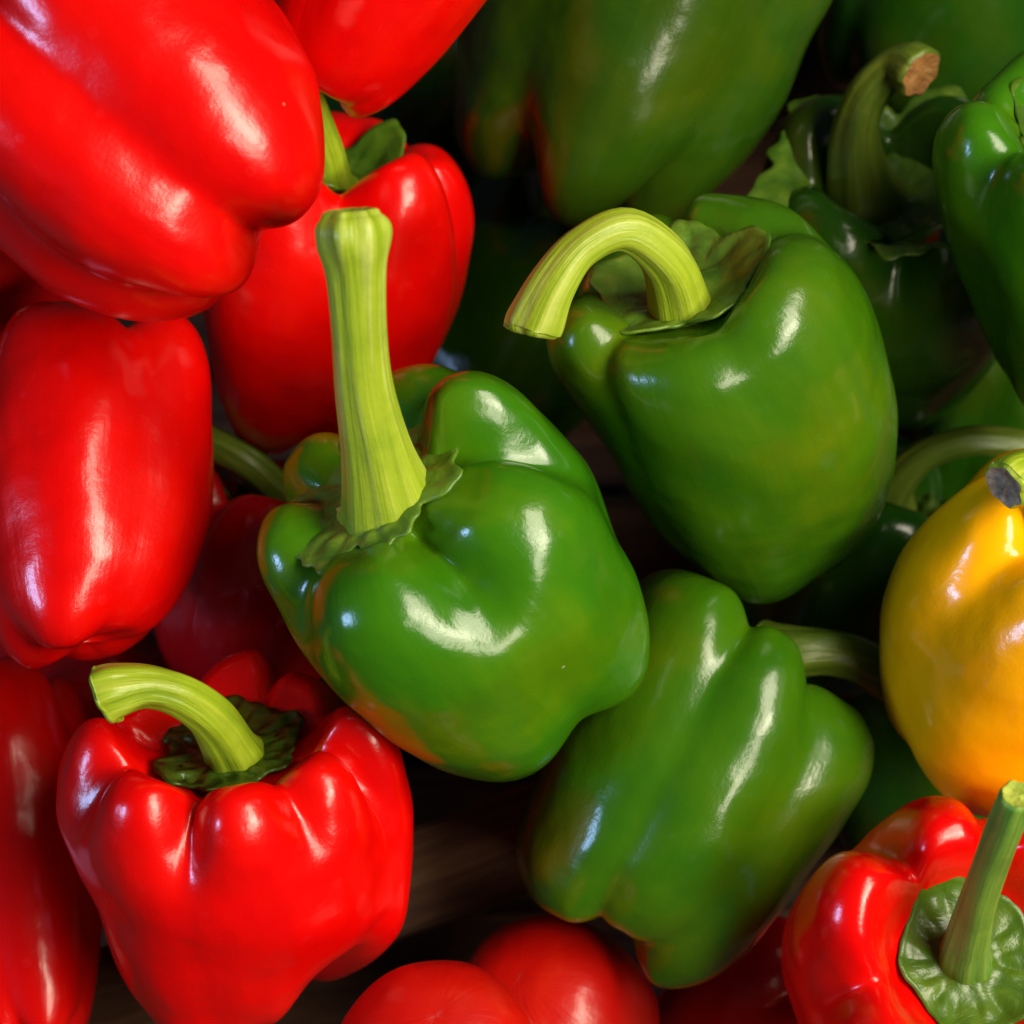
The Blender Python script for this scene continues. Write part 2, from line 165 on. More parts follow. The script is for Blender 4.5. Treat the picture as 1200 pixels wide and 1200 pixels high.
    'R2': {'px': 460.4297, 'py': -47.2125, 'z': -0.008, 'alpha': 59.3347, 'beta': 11.3393, 'R': 0.0297, 'H': 0.0805, 'cav': 0.05, 'taper': 0.2681, 'seed': 12, 'lobes': [[11.5165, 0.9992, -0.0033, -0.0598, 0.4996], [109.6854, 0.9702, -0.0238, -0.0284, 0.5001], [199.8431, 1.0007, 0.0, -0.036, 0.5], [301.7852, 0.9995, 0.0, -0.0038, 0.5006]], 'fade': 0.45, 'bx': -0.0076, 'by': 0.0295, 'dents': [[570.0, 0.0, -2.69, -1.16, 42.0], [545.0, 35.0, -0.15, -0.15, 42.0], [515.0, 70.0, -1.07, -2.29, 42.0], [480.0, 105.0, -0.09, -0.69, 42.0], [450.0, 130.0, -0.12, 2.08, 42.0], [430.0, 135.0, -0.11, 0.68, 42.0], [405.0, 131.0, 0.31, -0.98, 42.0], [390.0, 118.0, 0.35, -0.83, 42.0], [377.0, 107.0, 0.25, -0.47, 42.0]]},
    'R3': {'px': 381.16, 'py': 318.4818, 'z': -0.056, 'alpha': 81.6911, 'beta': 35.2085, 'R': 0.0389, 'H': 0.0891, 'cav': 0.05, 'taper': 0.0993, 'seed': 13, 'lobes': [[321.9211, 1.0258, 0.0017, 0.053, 1.0002], [56.0587, 0.9584, -0.0024, -0.0265, 0.9977], [107.1402, 0.976, -0.1126, -0.0191, 0.9589], [174.0842, 1.0071, -0.1375, 0.0, 1.0], [258.4778, 0.9462, -0.0002, 0.0022, 1.0022]], 'fade': 0.45, 'bx': 0.0319, 'by': -0.0479, 'dents': [[425.0, 138.0, -0.64, 2.62, 42.0], [460.0, 145.0, 0.8, -1.77, 42.0], [477.0, 165.0, 1.16, -1.86, 42.0], [505.0, 170.0, -0.05, 0.07, 42.0], [530.0, 185.0, -0.66, 0.59, 42.0], [550.0, 220.0, -0.6, 0.35, 42.0], [555.0, 265.0, -2.41, 0.74, 42.0], [550.0, 310.0, 1.37, -0.07, 42.0], [537.0, 360.0, 2.58, 0.69, 42.0], [520.0, 400.0, 0.01, 0.01, 42.0], [510.0, 420.0, -0.79, -0.62, 42.0], [269.0, 499.0, -0.17, 0.27, 42.0], [286.0, 521.0, -0.02, 0.05, 42.0], [312.0, 534.0, 0.04, -0.11, 42.0], [243.0, 395.0, 1.0, -0.55, 42.0]]},
    'R6': {'px': 12, 'py': 1010, 'z': -0.055, 'alpha': 102, 'beta': -22, 'R': 0.027, 'H': 0.1, 'taper': 0.2, 'bx': 0, 'by': 0, 'cav': 0.05, 'seed': 14, 'lobes': [[318.0, 1.0, 0.0, 0.0, 0.8], [35.0, 1.0, 0.0, 0.0, 0.8], [120.0, 1.0, 0.0, 0.0, 0.8], [220.0, 1.0, 0.0, 0.0, 0.8]]},
    'R7': {'px': 300, 'py': 690, 'z': -0.075, 'alpha': 75, 'beta': 15, 'R': 0.03, 'H': 0.062, 'taper': 0.12, 'bx': 0, 'by': 0, 'cav': 0.05, 'seed': 15, 'lobes': [[0.0, 1.0, 0.0, 0.0, 1.0], [90.0, 1.0, 0.0, 0.0, 1.0], [180.0, 1.0, 0.0, 0.0, 1.0], [270.0, 1.0, 0.0, 0.0, 1.0]]},
    'G7': {'px': 1120, 'py': -20, 'z': -0.13, 'alpha': 60, 'beta': 10, 'R': 0.04, 'H': 0.085, 'taper': 0.12, 'bx': 0, 'by': 0, 'cav': 0.05, 'seed': 16, 'lobes': [[0.0, 1.0, 0.0, 0.0, 1.0], [90.0, 1.0, 0.0, 0.0, 1.0], [180.0, 1.0, 0.0, 0.0, 1.0], [270.0, 1.0, 0.0, 0.0, 1.0]]},
    'G8': {'px': 1000, 'py': 700, 'z': -0.1, 'alpha': 70, 'beta': 25, 'R': 0.036, 'H': 0.08, 'taper': 0.12, 'bx': 0, 'by': 0, 'cav': 0.05, 'seed': 17, 'lobes': [[0.0, 1.0, 0.0, 0.0, 1.0], [90.0, 1.0, 0.0, 0.0, 1.0], [180.0, 1.0, 0.0, 0.0, 1.0], [270.0, 1.0, 0.0, 0.0, 1.0]]},
    'G9': {'px': 1090, 'py': 880, 'z': -0.105, 'alpha': 100, 'beta': 10, 'R': 0.036, 'H': 0.08, 'taper': 0.12, 'bx': 0, 'by': 0, 'cav': 0.05, 'seed': 18, 'lobes': [[20.0, 1.0, 0.0, 0.0, 1.0], [110.0, 1.0, 0.0, 0.0, 1.0], [200.0, 1.0, 0.0, 0.0, 1.0], [290.0, 1.0, 0.0, 0.0, 1.0]]},
    'G10': {'px': 615, 'py': 370, 'z': -0.135, 'alpha': 60, 'beta': 10, 'R': 0.036, 'H': 0.09, 'taper': 0.12, 'bx': 0, 'by': 0, 'cav': 0.05, 'seed': 19, 'lobes': [[20.0, 1.0, 0.0, 0.0, 1.0], [110.0, 1.0, 0.0, 0.0, 1.0], [200.0, 1.0, 0.0, 0.0, 1.0], [290.0, 1.0, 0.0, 0.0, 1.0]]},
    'R10': {'px': 70, 'py': 860, 'z': -0.12, 'alpha': 60, 'beta': 10, 'R': 0.038, 'H': 0.08, 'taper': 0.12, 'bx': 0, 'by': 0, 'cav': 0.05, 'seed': 20, 'lobes': [[20.0, 1.0, 0.0, 0.0, 1.0], [110.0, 1.0, 0.0, 0.0, 1.0], [200.0, 1.0, 0.0, 0.0, 1.0], [290.0, 1.0, 0.0, 0.0, 1.0]]},
    'G12': {'px': 505, 'py': 75, 'z': -0.145, 'alpha': 60, 'beta': 30, 'R': 0.036, 'H': 0.08, 'taper': 0.12, 'bx': 0, 'by': 0, 'cav': 0.05, 'seed': 26, 'lobes': [[20.0, 1.0, 0.0, 0.0, 1.0], [110.0, 1.0, 0.0, 0.0, 1.0], [200.0, 1.0, 0.0, 0.0, 1.0], [290.0, 1.0, 0.0, 0.0, 1.0]]},
    'G11': {'px': 1185, 'py': 490, 'z': -0.138, 'alpha': 70, 'beta': 10, 'R': 0.03, 'H': 0.07, 'taper': 0.12, 'bx': 0, 'by': 0, 'cav': 0.05, 'seed': 25, 'lobes': [[20.0, 1.0, 0.0, 0.0, 1.0], [110.0, 1.0, 0.0, 0.0, 1.0], [200.0, 1.0, 0.0, 0.0, 1.0], [290.0, 1.0, 0.0, 0.0, 1.0]]},
    'R11': {'px': -60, 'py': 330, 'z': -0.05, 'alpha': 60, 'beta': 10, 'R': 0.03, 'H': 0.07, 'taper': 0.12, 'bx': 0, 'by': 0, 'cav': 0.05, 'seed': 21, 'lobes': [[20.0, 1.0, 0.0, 0.0, 1.0], [110.0, 1.0, 0.0, 0.0, 1.0], [200.0, 1.0, 0.0, 0.0, 1.0], [290.0, 1.0, 0.0, 0.0, 1.0]]},
    'R12': {'px': 870, 'py': 1230, 'z': -0.1, 'alpha': 40, 'beta': 10, 'R': 0.03, 'H': 0.07, 'taper': 0.12, 'bx': 0, 'by': 0, 'cav': 0.05, 'seed': 22, 'lobes': [[20.0, 1.0, 0.0, 0.0, 1.0], [110.0, 1.0, 0.0, 0.0, 1.0], [200.0, 1.0, 0.0, 0.0, 1.0], [290.0, 1.0, 0.0, 0.0, 1.0]]},
    'T1': {'px': 513, 'py': 1246, 'z': 0.004, 'alpha': 270, 'beta': -50, 'R': 0.0257, 'H': 0.0446, 'taper': 0.12, 'bx': 0, 'by': 0, 'cav': 0.05, 'seed': 23, 'lobes': [[0.0, 1.0, 0.0, 0.0, 0.1], [72.0, 1.0, 0.0, 0.0, 0.1], [144.0, 1.0, 0.0, 0.0, 0.1], [216.0, 1.0, 0.0, 0.0, 0.1], [288.0, 1.0, 0.0, 0.0, 0.1]], 'kind': 'tomato'},
    'T2': {'px': 646, 'py': 1192, 'z': -0.046, 'alpha': 300, 'beta': -50, 'R': 0.0271, 'H': 0.0492, 'taper': 0.12, 'bx': 0, 'by': 0, 'cav': 0.05, 'seed': 24, 'lobes': [[0.0, 1.0, 0.0, 0.0, 0.1], [72.0, 1.0, 0.0, 0.0, 0.1], [144.0, 1.0, 0.0, 0.0, 0.1], [216.0, 1.0, 0.0, 0.0, 0.1], [288.0, 1.0, 0.0, 0.0, 0.1]], 'kind': 'tomato'},
}

# ---------------------------------------------------------------- materials
def new_mat(name):
    m = bpy.data.materials.new(name); m.use_nodes = True
    nt = m.node_tree; nt.nodes.clear()
    out = nt.nodes.new('ShaderNodeOutputMaterial'); b = nt.nodes.new('ShaderNodeBsdfPrincipled')
    nt.links.new(b.outputs[0], out.inputs[0])
    return m, nt, b
def N(nt, kind, **kw):
    n = nt.nodes.new(kind)
    for k, v in kw.items():
        if k.startswith('i_'): n.inputs[k[2:].replace('_', ' ')].default_value = v
        else: setattr(n, k, v)
    return n
def noise(nt, vec, scale, detail=3, rough=.5, dist=0):
    n = N(nt, 'ShaderNodeTexNoise'); n.inputs['Scale'].default_value = scale; n.inputs['Detail'].default_value = detail
    n.inputs['Roughness'].default_value = rough; n.inputs['Distortion'].default_value = dist
    nt.links.new(vec, n.inputs['Vector']); return n.outputs['Fac']
def ramp(nt, fac, stops):
    r = N(nt, 'ShaderNodeValToRGB'); e = r.color_ramp.elements
    while len(e) < len(stops): e.new(.5)
    for k, (p, c) in enumerate(stops): e[k].position = p; e[k].color = tuple(c) + (1,)
    nt.links.new(fac, r.inputs[0]); return r.outputs[0]
def mix(nt, fac, a, b):
    m = N(nt, 'ShaderNodeMix', data_type='RGBA')
    for s, v in ((m.inputs[0], fac), (m.inputs[6], a), (m.inputs[7], b)):
        if isinstance(v, (int, float)): s.default_value = v
        elif isinstance(v, tuple): s.default_value = v + (1,)
        else: nt.links.new(v, s)
    return m.outputs[2]
def math_n(nt, op, a, b):
    m = N(nt, 'ShaderNodeMath', operation=op)
    for s, v in zip(m.inputs, (a, b)):
        if isinstance(v, (int, float)): s.default_value = v
        else: nt.links.new(v, s)
    return m.outputs[0]
def bump(nt, b, parts):
    """parts: list of (height output, distance in metres)"""
    prev = None
    for h, d in parts:
        n = N(nt, 'ShaderNodeBump'); n.inputs['Distance'].default_value = d; n.inputs['Strength'].default_value = 1
        nt.links.new(h, n.inputs['Height'])
        if prev is not None: nt.links.new(prev, n.inputs['Normal'])
        prev = n.outputs[0]
    nt.links.new(prev, b.inputs['Normal'])

def skin_material(name, stops, blush=None, blush_amount=0., rough=.24, sss=.0, sss_rad=(1, .1, .05), speck=(.5, .5, .3), seed=0.):
    m, nt, b = new_mat(name)
    tc = N(nt, 'ShaderNodeTexCoord'); mp = N(nt, 'ShaderNodeMapping'); mp.inputs['Location'].default_value = (seed, seed * .7, -seed)
    nt.links.new(tc.outputs['Object'], mp.inputs[0]); v = mp.outputs[0]
    uv = N(nt, 'ShaderNodeMapping'); uv.inputs['Scale'].default_value = (26, 2.2, 1); nt.links.new(tc.outputs['UV'], uv.inputs[0])
    c = ramp(nt, noise(nt, v, 26, 4, .55, .6), stops)
    streak = noise(nt, uv.outputs[0], 1.6, 3, .6)
    c = mix(nt, math_n(nt, 'MULTIPLY', ramp(nt, streak, [(.35, (0, 0, 0)), (.75, (1, 1, 1))]), .35), c, stops[0][1])
    if blush:
        f = ramp(nt, noise(nt, v, 17, 3, .5), [(.56, (0, 0, 0)), (.74, (1, 1, 1))])
        c = mix(nt, math_n(nt, 'MULTIPLY', f, blush_amount), c, blush)
    # a few pale pin-pricks in the skin
    vo = N(nt, 'ShaderNodeTexVoronoi', feature='F1'); vo.inputs['Scale'].default_value = 75; nt.links.new(v, vo.inputs['Vector'])
    sp = ramp(nt, vo.outputs['Distance'], [(.025, (1, 1, 1)), (.04, (0, 0, 0))])
    sel = N(nt, 'ShaderNodeSeparateColor'); nt.links.new(vo.outputs['Color'], sel.inputs[0])
    pick = math_n(nt, 'GREATER_THAN', sel.outputs[0], .90)
    c = mix(nt, math_n(nt, 'MULTIPLY', math_n(nt, 'MULTIPLY', sp, pick), .55), c, speck)
    nt.links.new(c, b.inputs['Base Color'])
    rr = N(nt, 'ShaderNodeMapRange'); rr.inputs['To Min'].default_value = rough * .75; rr.inputs['To Max'].default_value = rough * 1.35
    nt.links.new(noise(nt, v, 60, 4, .6), rr.inputs['Value'])
    sc = ramp(nt, noise(nt, v, 130, 5, .7, 1.2), [(.60, (0, 0, 0)), (.72, (1, 1, 1))])
    v2 = N(nt, 'ShaderNodeTexVoronoi', feature='F1'); v2.inputs['Scale'].default_value = 210; nt.links.new(v, v2.inputs['Vector'])
    ring = ramp(nt, v2.outputs['Distance'], [(.12, (.6, .6, .6)), (.22, (1, 1, 1)), (.30, (0, 0, 0))])
    s2 = N(nt, 'ShaderNodeSeparateColor'); nt.links.new(v2.outputs['Color'], s2.inputs[0])
    spots = math_n(nt, 'MULTIPLY', ring, math_n(nt, 'GREATER_THAN', s2.outputs[1], .86))
    add = math_n(nt, 'ADD', math_n(nt, 'MULTIPLY', sc, .07), math_n(nt, 'MULTIPLY', spots, .10))
    nt.links.new(math_n(nt, 'ADD', rr.outputs[0], add), b.inputs['Roughness'])
    b.inputs['IOR'].default_value = 1.48
    b.inputs['Coat Weight'].default_value = .0
    if sss:
        b.inputs['Subsurface Weight'].default_value = sss; b.inputs['Subsurface Radius'].default_value = sss_rad; b.inputs['Subsurface Scale'].default_value = .006
    bump(nt, b, [(noise(nt, v, 55, 2, .45), .0014), (streak, .00012), (noise(nt, v, 900, 2, .6), .00005)])
    return m

M = {}
M['red'] = skin_material('red_skin', [(.25, (.60, .0008, .0004)), (.5, (.72, .0012, .0005)), (.8, (.78, .005, .001))], (.50, .0008, .001), .6, .22, .0, speck=(.8, .25, .1))
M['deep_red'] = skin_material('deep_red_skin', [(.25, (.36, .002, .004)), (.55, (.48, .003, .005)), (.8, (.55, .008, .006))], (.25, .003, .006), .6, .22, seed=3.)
M['orange_red'] = skin_material('orange_red_skin', [(.25, (.42, .002, .001)), (.55, (.52, .005, .0015)), (.8, (.60, .02, .003))], (.62, .05, .008), .35, .3, seed=5.)
M['green'] = skin_material('green_skin', [(.28, (.020, .120, .002)), (.5, (.040, .160, .002)), (.72, (.085, .190, .002))], (.10, .14, .004), .4, .2, seed=1.)
M['olive'] = skin_material('olive_green_skin', [(.28, (.022, .105, .002)), (.5, (.045, .135, .002)), (.72, (.085, .150, .002))], (.10, .07, .006), .35, .2, seed=8.)
M['shaded_green'] = skin_material('shaded_green_skin', [(.28, (.008, .050, .002)), (.5, (.016, .070, .002)), (.75, (.035, .080, .002))], (.07, .03, .008), .5, .2, seed=11.)  # green skin with the shade of the deep gaps put into its colour
M['shade_green'] = skin_material('shaded_olive_skin', [(.28, (.011, .052, .002)), (.5, (.024, .072, .002)), (.72, (.048, .085, .002))], (.08, .035, .006), .5, .22, seed=9.)  # olive skin darkened in its base colour to imitate shade
M['yellow'] = skin_material('yellow_skin', [(.25, (.94, .385, .0005)), (.5, (.96, .405, .0006)), (.8, (.97, .43, .0008))], (.94, .37, .0006), .3, .17, speck=(.9, .7, .3), seed=14.)

def stem_material(name, dark, mid, pale, seed=0.):
    m, nt, b = new_mat(name)
    tc = N(nt, 'ShaderNodeTexCoord')
    uv = N(nt, 'ShaderNodeMapping'); uv.inputs['Scale'].default_value = (6, .7, 1); uv.inputs['Location'].default_value = (seed, seed, 0)
    nt.links.new(tc.outputs['UV'], uv.inputs[0])
    st = noise(nt, uv.outputs[0], 2.2, 4, .6, .3)
    c = ramp(nt, st, [(.22, dark), (.5, mid), (.82, pale)])
    blot = noise(nt, tc.outputs['Object'], 90, 4, .6)
    c = mix(nt, math_n(nt, 'MULTIPLY', ramp(nt, blot, [(.45, (0, 0, 0)), (.75, (1, 1, 1))]), .6), c, dark)
    nt.links.new(c, b.inputs['Base Color'])
    b.inputs['Roughness'].default_value = .38; b.inputs['IOR'].default_value = 1.45
    bump(nt, b, [(st, .0007), (noise(nt, tc.outputs['Object'], 500, 3, .6), .00012)])
    return m
M['stem'] = stem_material('stem_skin', (.14, .24, .010), (.28, .39, .014), (.44, .50, .05))
M['stem_yellow'] = stem_material('yellow_green_stem_skin', (.17, .28, .010), (.32, .42, .022), (.56, .62, .17), 3.)
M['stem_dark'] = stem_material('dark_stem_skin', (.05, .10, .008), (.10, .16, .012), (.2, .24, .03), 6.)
M['stem_blue'] = stem_material('cool_green_stem_skin', (.05, .15, .02), (.12, .26, .03), (.30, .40, .06), 9.)

def calyx_material(name, dark, mid, pale, cob=.0007, csc=190):
    m, nt, b = new_mat(name)
    tc = N(nt, 'ShaderNodeTexCoord'); v = tc.outputs['Object']
    n1 = noise(nt, v, 120, 4, .6, .5)
    c = ramp(nt, n1, [(.3, dark), (.5, mid), (.75, pale)])
    nt.links.new(c, b.inputs['Base Color']); b.inputs['Roughness'].default_value = .36
    vo = N(nt, 'ShaderNodeTexVoronoi', feature='SMOOTH_F1'); vo.inputs['Scale'].default_value = csc; nt.links.new(v, vo.inputs['Vector'])
    bump(nt, b, [(n1, .0007), (vo.outputs['Distance'], cob)])
    return m
M['calyx'] = calyx_material('calyx_skin', (.030, .085, .004), (.055, .125, .005), (.10, .17, .010))
M['calyx_bright'] = calyx_material('bright_calyx_skin', (.04, .11, .008), (.085, .18, .012), (.17, .27, .025))
M['calyx_dark'] = calyx_material('dark_calyx_skin', (.014, .045, .004), (.034, .080, .005), (.085, .135, .010), .0045, 210)

def cut_material(name, core, rim, spot):
    m, nt, b = new_mat(name)
    tc = N(nt, 'ShaderNodeTexCoord')
    c = ramp(nt, noise(nt, tc.outputs['Object'], 260, 4, .65), [(.3, rim), (.5, core), (.75, spot)])
    nt.links.new(c, b.inputs['Base Color']); b.inputs['Roughness'].default_value = .7
    bump(nt, b, [(noise(nt, tc.outputs['Object'], 500, 4, .7), .0007)])
    return m
M['cut_pale'] = cut_material('pale_cut', (.42, .45, .14), (.28, .33, .05), (.60, .58, .30))
M['cut_green'] = cut_material('green_cut', (.33, .40, .04), (.22, .30, .02), (.45, .48, .08))
M['cut_brown'] = cut_material('brown_cut', (.42, .19, .05), (.24, .09, .025), (.55, .30, .10))
M['cut_grey'] = cut_material('grey_brown_cut', (.30, .23, .15), (.12, .09, .06), (.50, .42, .30))

# ---------------------------------------------------------------- mesh makers
def grid_mesh(name, P, nt, pole0=False, pole1=False, mat=None, parent=None, flip=False, origin=None):
    """P: (rows, nt, 3) points, closed round; pole rows collapse to one vertex"""
    ns = P.shape[0]
    U = np.arange(nt + 1) / nt; V = np.linspace(0, 1, ns)
    verts, faces, uvs = [], [], []
    idx = np.zeros((ns, nt), int)
    for r in range(ns):
        if (r == 0 and pole0) or (r == ns - 1 and pole1):
            idx[r] = len(verts); verts.append(P[r].mean(0))
        else:
            idx[r] = np.arange(len(verts), len(verts) + nt); verts.extend(P[r])
    for r in range(ns - 1):
        for t in range(nt):
            t2 = (t + 1) % nt
            q = [(idx[r, t], U[t], V[r]), (idx[r, t2], U[t + 1], V[r]), (idx[r + 1, t2], U[t + 1], V[r + 1]), (idx[r + 1, t], U[t], V[r + 1])]
            if r == 0 and pole0: q = [q[0], q[2], q[3]]
            elif r == ns - 2 and pole1: q = q[:3]
            if flip: q = q[::-1]
            faces.append([int(a) for a, _, _ in q]); uvs.extend((u, v) for _, u, v in q)
    V3 = np.array(verts)
    if origin is not None: V3 = V3 - origin
    me = bpy.data.meshes.new(name); me.from_pydata(V3.tolist(), [], faces)
    ul = me.uv_layers.new(name='UVMap'); ul.data.foreach_set('uv', np.array(uvs, np.float32).ravel())
    me.polygons.foreach_set('use_smooth', np.ones(len(faces), bool)); me.update()
    if mat: me.materials.append(mat)
    o = bpy.data.objects.new(name, me); COL.objects.link(o)
    if parent: o.parent = parent
    return o

def thing(name, label, cat, P, group=None):
    o = bpy.data.objects.new(name, None); COL.objects.link(o)
    o.empty_display_size = .02; o.location = P
    o['label'] = label; o['category'] = cat
    if group: o['group'] = group
    return o

def tube(path, ridges, seed, rings=46, nt=48, ridge_amp=.085, flare_end=0.):
    """path: rows of (x, y, z, radius) in camera-aligned metres; returns ring points from base to cut end, and the end frame"""
    C = np.array(path, float)
    s = np.linspace(0, 1, rings)
    Q = catmull(C, s); P, R = Q[:, :3], Q[:, 3]
    tan = np.gradient(P, axis=0); tan /= np.linalg.norm(tan, axis=1)[:, None]
    n = np.cross(tan[0], [0, 0, 1.]); n = n / (np.linalg.norm(n) + 1e-9) if np.linalg.norm(n) > 1e-4 else np.array([1., 0, 0])
    rows = []
    T = np.arange(nt) / nt * 2 * np.pi
    for k in range(rings):
        n = n - tan[k] * (n @ tan[k]); n /= np.linalg.norm(n)
        b = np.cross(tan[k], n)
        tw = seed + .5 * s[k]
        prof = 1 + ridge_amp * (np.abs(np.cos(ridges * (T + tw) / 2)) - .6) + .035 * np.sin(2 * T + seed * 2 + s[k] * 2) + .05 * s[k] ** 4 * np.sin(7 * T + seed * 5) + .02 * np.sin(9 * s[k] + T + seed * 3) + .02 * np.sin(5 * s[k] * 3 + 3 * T + seed)
        rr = R[k] * prof
        rows.append(P[k] + np.outer(np.cos(T) * rr, n) + np.outer(np.sin(T) * rr, b))
    return np.array(rows), tan[-1], P[-1]

def make_stem(p, root, org, path, mat, cut, ridges=6, seed=0., cut_lab=None):
    """path rows: (photo px, photo py, height over the cavity floor in m, width in photo px)"""
    base = cam_body(p, np.array([0.]), np.array([0.]))[0]
    rows = []
    for (x, y, dz, wd) in path:
        z = base[2] + dz
        c = to_cam(x, y, z); rows.append((*c, wd / 2 * FRAME / 1200 * (D_CAM - z) / D_CAM))
    R, tn, pe = tube(rows, ridges, seed)
    # rounded rim into the cut
    e = R[-1]; c = e.mean(0)
    r1 = c + (e - c) * .96 + tn * .0007
    r2 = c + (e - c) * .86 + tn * .0011
    body = np.concatenate([R, r1[None], r2[None]])
    st = grid_mesh('stem', to_world(body), body.shape[1], mat=M[mat], parent=root, origin=org)
    rng = np.random.RandomState(int(seed * 10) + 3)
    ca = [r2 + tn * .00005]
    for f, d in ((.72, .0009), (.5, .0004), (.25, .0005)):
        ca.append(c + (e - c) * f + tn * (d + .0005 * rng.randn(len(e), 1) * .35))
    ca.append(np.repeat((c + tn * .0006)[None], len(e), 0))
    ce = grid_mesh('cut_end', to_world(np.array(ca)), len(e), pole1=True, mat=M[cut], parent=st, origin=org)
    return st

def make_calyx(p, root, org, mat, size=.42, follow=.5, climb=.45, tips=5, amp=.22, lift=.002, thick=.0016, seed=0., phase=0., fine=.02):
    nt, nu = 120, 16
    T = np.arange(nt) / nt * 2 * np.pi
    rng = np.random.RandomState(int(seed * 7) + 1)
    k1, k2 = rng.uniform(0, 6.28, 2)
    sc = size * (1 - amp * .5 + amp * np.abs(np.cos(tips * (T - phase) / 2)) ** 2.2 + .10 * np.sin(2 * T + k1) + fine * np.sin(11 * T + k2) + fine * .6 * np.sin(23 * T))
    u = np.linspace(0, 1, nu)
    # a soft disc lying on the cavity floor, its rim climbing the walls a little
    rad = p['R'] * sc[None] * u[:, None]
    cen = local_body(p, np.array([0.]), np.array([0.]))[0]
    Sb = np.broadcast_to(np.linspace(0, .3, 40)[:, None], (40, 24)).ravel(); Tb = np.tile(np.arange(24) / 24 * 2 * np.pi, 40)
    LB_ = local_body(p, Sb, Tb).reshape(40, 24, 3)
    rb = np.hypot(LB_[..., 0] - cen[0], LB_[..., 1] - cen[1]).mean(1); zb = LB_[..., 2].mean(1) * (1 - follow) + LB_[..., 2].min(1) * follow
    zz = np.interp(rad, rb, zb)
    zr = np.stack([np.interp(rad[:, k_], rb, zb) for k_ in range(nt)], 1)
    zr = np.minimum(zr, cen[2] + .012 * p['R'] / .04 * (rad / (.4 * p['R'])) ** 2 * climb)
    loc = np.stack([cen[0] + rad * np.cos(T)[None], cen[1] + rad * np.sin(T)[None], zr], -1)
    e1, e2, ax = frame_of(p['alpha'], p['beta'], p.get('roll', 0))
    B = to_cam(p['px'], p['py'], p['z']) + loc[..., :1] * e1 + loc[..., 1:2] * e2 + loc[..., 2:] * ax
    puff = np.abs(np.sin(tips * 1.5 * T + k1))
    up = (thick + .0050 * (1 - u) ** 3.2)[:, None] + (lift * (u ** 3))[:, None] * (.5 + .8 * np.abs(np.cos(tips * (T - phase) / 2))[None]) \
        + .0008 * (np.exp(-((u - .72) / .16) ** 2))[:, None] * puff[None] + .0002 * np.sin(7 * T + 6 * u[:, None] + k2)
    topg = B + up[..., None] * ax
    und = B[::-1] + (up[::-1] - .0009 - .0004 * (1 - u[::-1])[:, None])[..., None] * ax
    mid = (topg[-1] + und[0]) / 2 ; cc = topg[-1].mean(0); mid = cc + (mid - cc) * 1.012
    P = np.concatenate([topg, mid[None], und[:6]])
    return grid_mesh('calyx', to_world(P), nt, pole0=True, mat=M[mat], parent=root, origin=org, flip=True)

def make_body(p, root, org, mat, ns=110, nt=170):
    S, T = grid(ns, nt)
    # even out the rows: denser over the shoulders
    P = cam_body(p, S, T).reshape(ns, nt, 3)
    return grid_mesh('body', to_world(P), nt, True, True, M[mat], root, origin=org, flip=True)

def pepper(key, name, label, mat, stem=None, calyx=None, group=None, cat='pepper'):
    p = PEP[key]
    S, T = grid(30, 48)
    W = to_world(cam_body(p, S, T))
    org = np.array([W[:, 0].mean(), W[:, 1].mean(), W[:, 2].min()])
    root = thing(name, label, cat, org, group)
    make_body(p, root, org, mat)
    if calyx: make_calyx(p, root, org, **calyx)
    if stem: make_stem(p, root, org, **stem)
    return root

# ---------------------------------------------------------------- the crate
def wood_material(k_=1.):
    m, nt, b = new_mat('crate_wood')
    tc = N(nt, 'ShaderNodeTexCoord'); mp = N(nt, 'ShaderNodeMapping'); mp.inputs['Scale'].default_value = (9, 130, 130)
    oi = N(nt, 'ShaderNodeObjectInfo'); ad = N(nt, 'ShaderNodeVectorMath', operation='ADD')
    nt.links.new(tc.outputs['Object'], ad.inputs[0]); nt.links.new(oi.outputs['Location'], ad.inputs[1])
    nt.links.new(ad.outputs[0], mp.inputs[0])
    g = noise(nt, mp.outputs[0], 1.5, 5, .65, .4)
    c = ramp(nt, g, [(.25, (.025 * k_, .011 * k_, .006 * k_)), (.5, (.055 * k_, .025 * k_, .013 * k_)), (.75, (.10 * k_, .05 * k_, .026 * k_))])
    nt.links.new(c, b.inputs['Base Color']); b.inputs['Roughness'].default_value = .8; b.inputs['Specular IOR Level'].default_value = .15
    bump(nt, b, [(g, .0012)])
    return m
M['wood'] = wood_material(); M['rail_wood'] = wood_material(1.25)
def slat(root, x0, x1, y0, y1, z0, z1, org, seed):
    """a rough-sawn board with eased edges, ends slightly bowed"""
    nx = 10; e = .0015
    prof = [(y0 + e, z0), (y1 - e, z0), (y1, z0 + e), (y1, z1 - e), (y1 - e, z1), (y0 + e, z1), (y0, z1 - e), (y0, z0 + e)]
    rows = []
    for k in range(nx + 1):
        x = x0 + (x1 - x0) * k / nx
        wob = .0007 * math.sin(3 * k + seed)
        rows.append([(x, y + wob, z + .4 * wob) for y, z in prof])
    R = np.array(rows)
    P = np.concatenate([R[:1], R, R[-1:]])
    P[0] = P[0].mean(0); P[-1] = P[-1].mean(0)
    o = grid_mesh('slat', P, 8, True, True, M['wood'], root, origin=np.array(org))
    for f in o.data.polygons: f.use_smooth = False
    return o
crate = thing('wooden_crate', 'brown wooden slatted crate floor in the dark gaps beneath the peppers', 'crate', (0, 0, -.02))
y = -.23; k = 0
while y < .25:
    wd = .034 + .004 * math.sin(k * 2.3)
    slat(crate, -.26, .26, y, y + wd, -.008, .0, (0, 0, -.02), k)
    y += wd + .006; k += 1
def on_level(px, py, zw):
    d = to_world(to_cam(px, py, -.3)) - to_world([0, 0, D_CAM]); c = to_world([0, 0, D_CAM])
    return c + d * (zw - c[2]) / d[2]
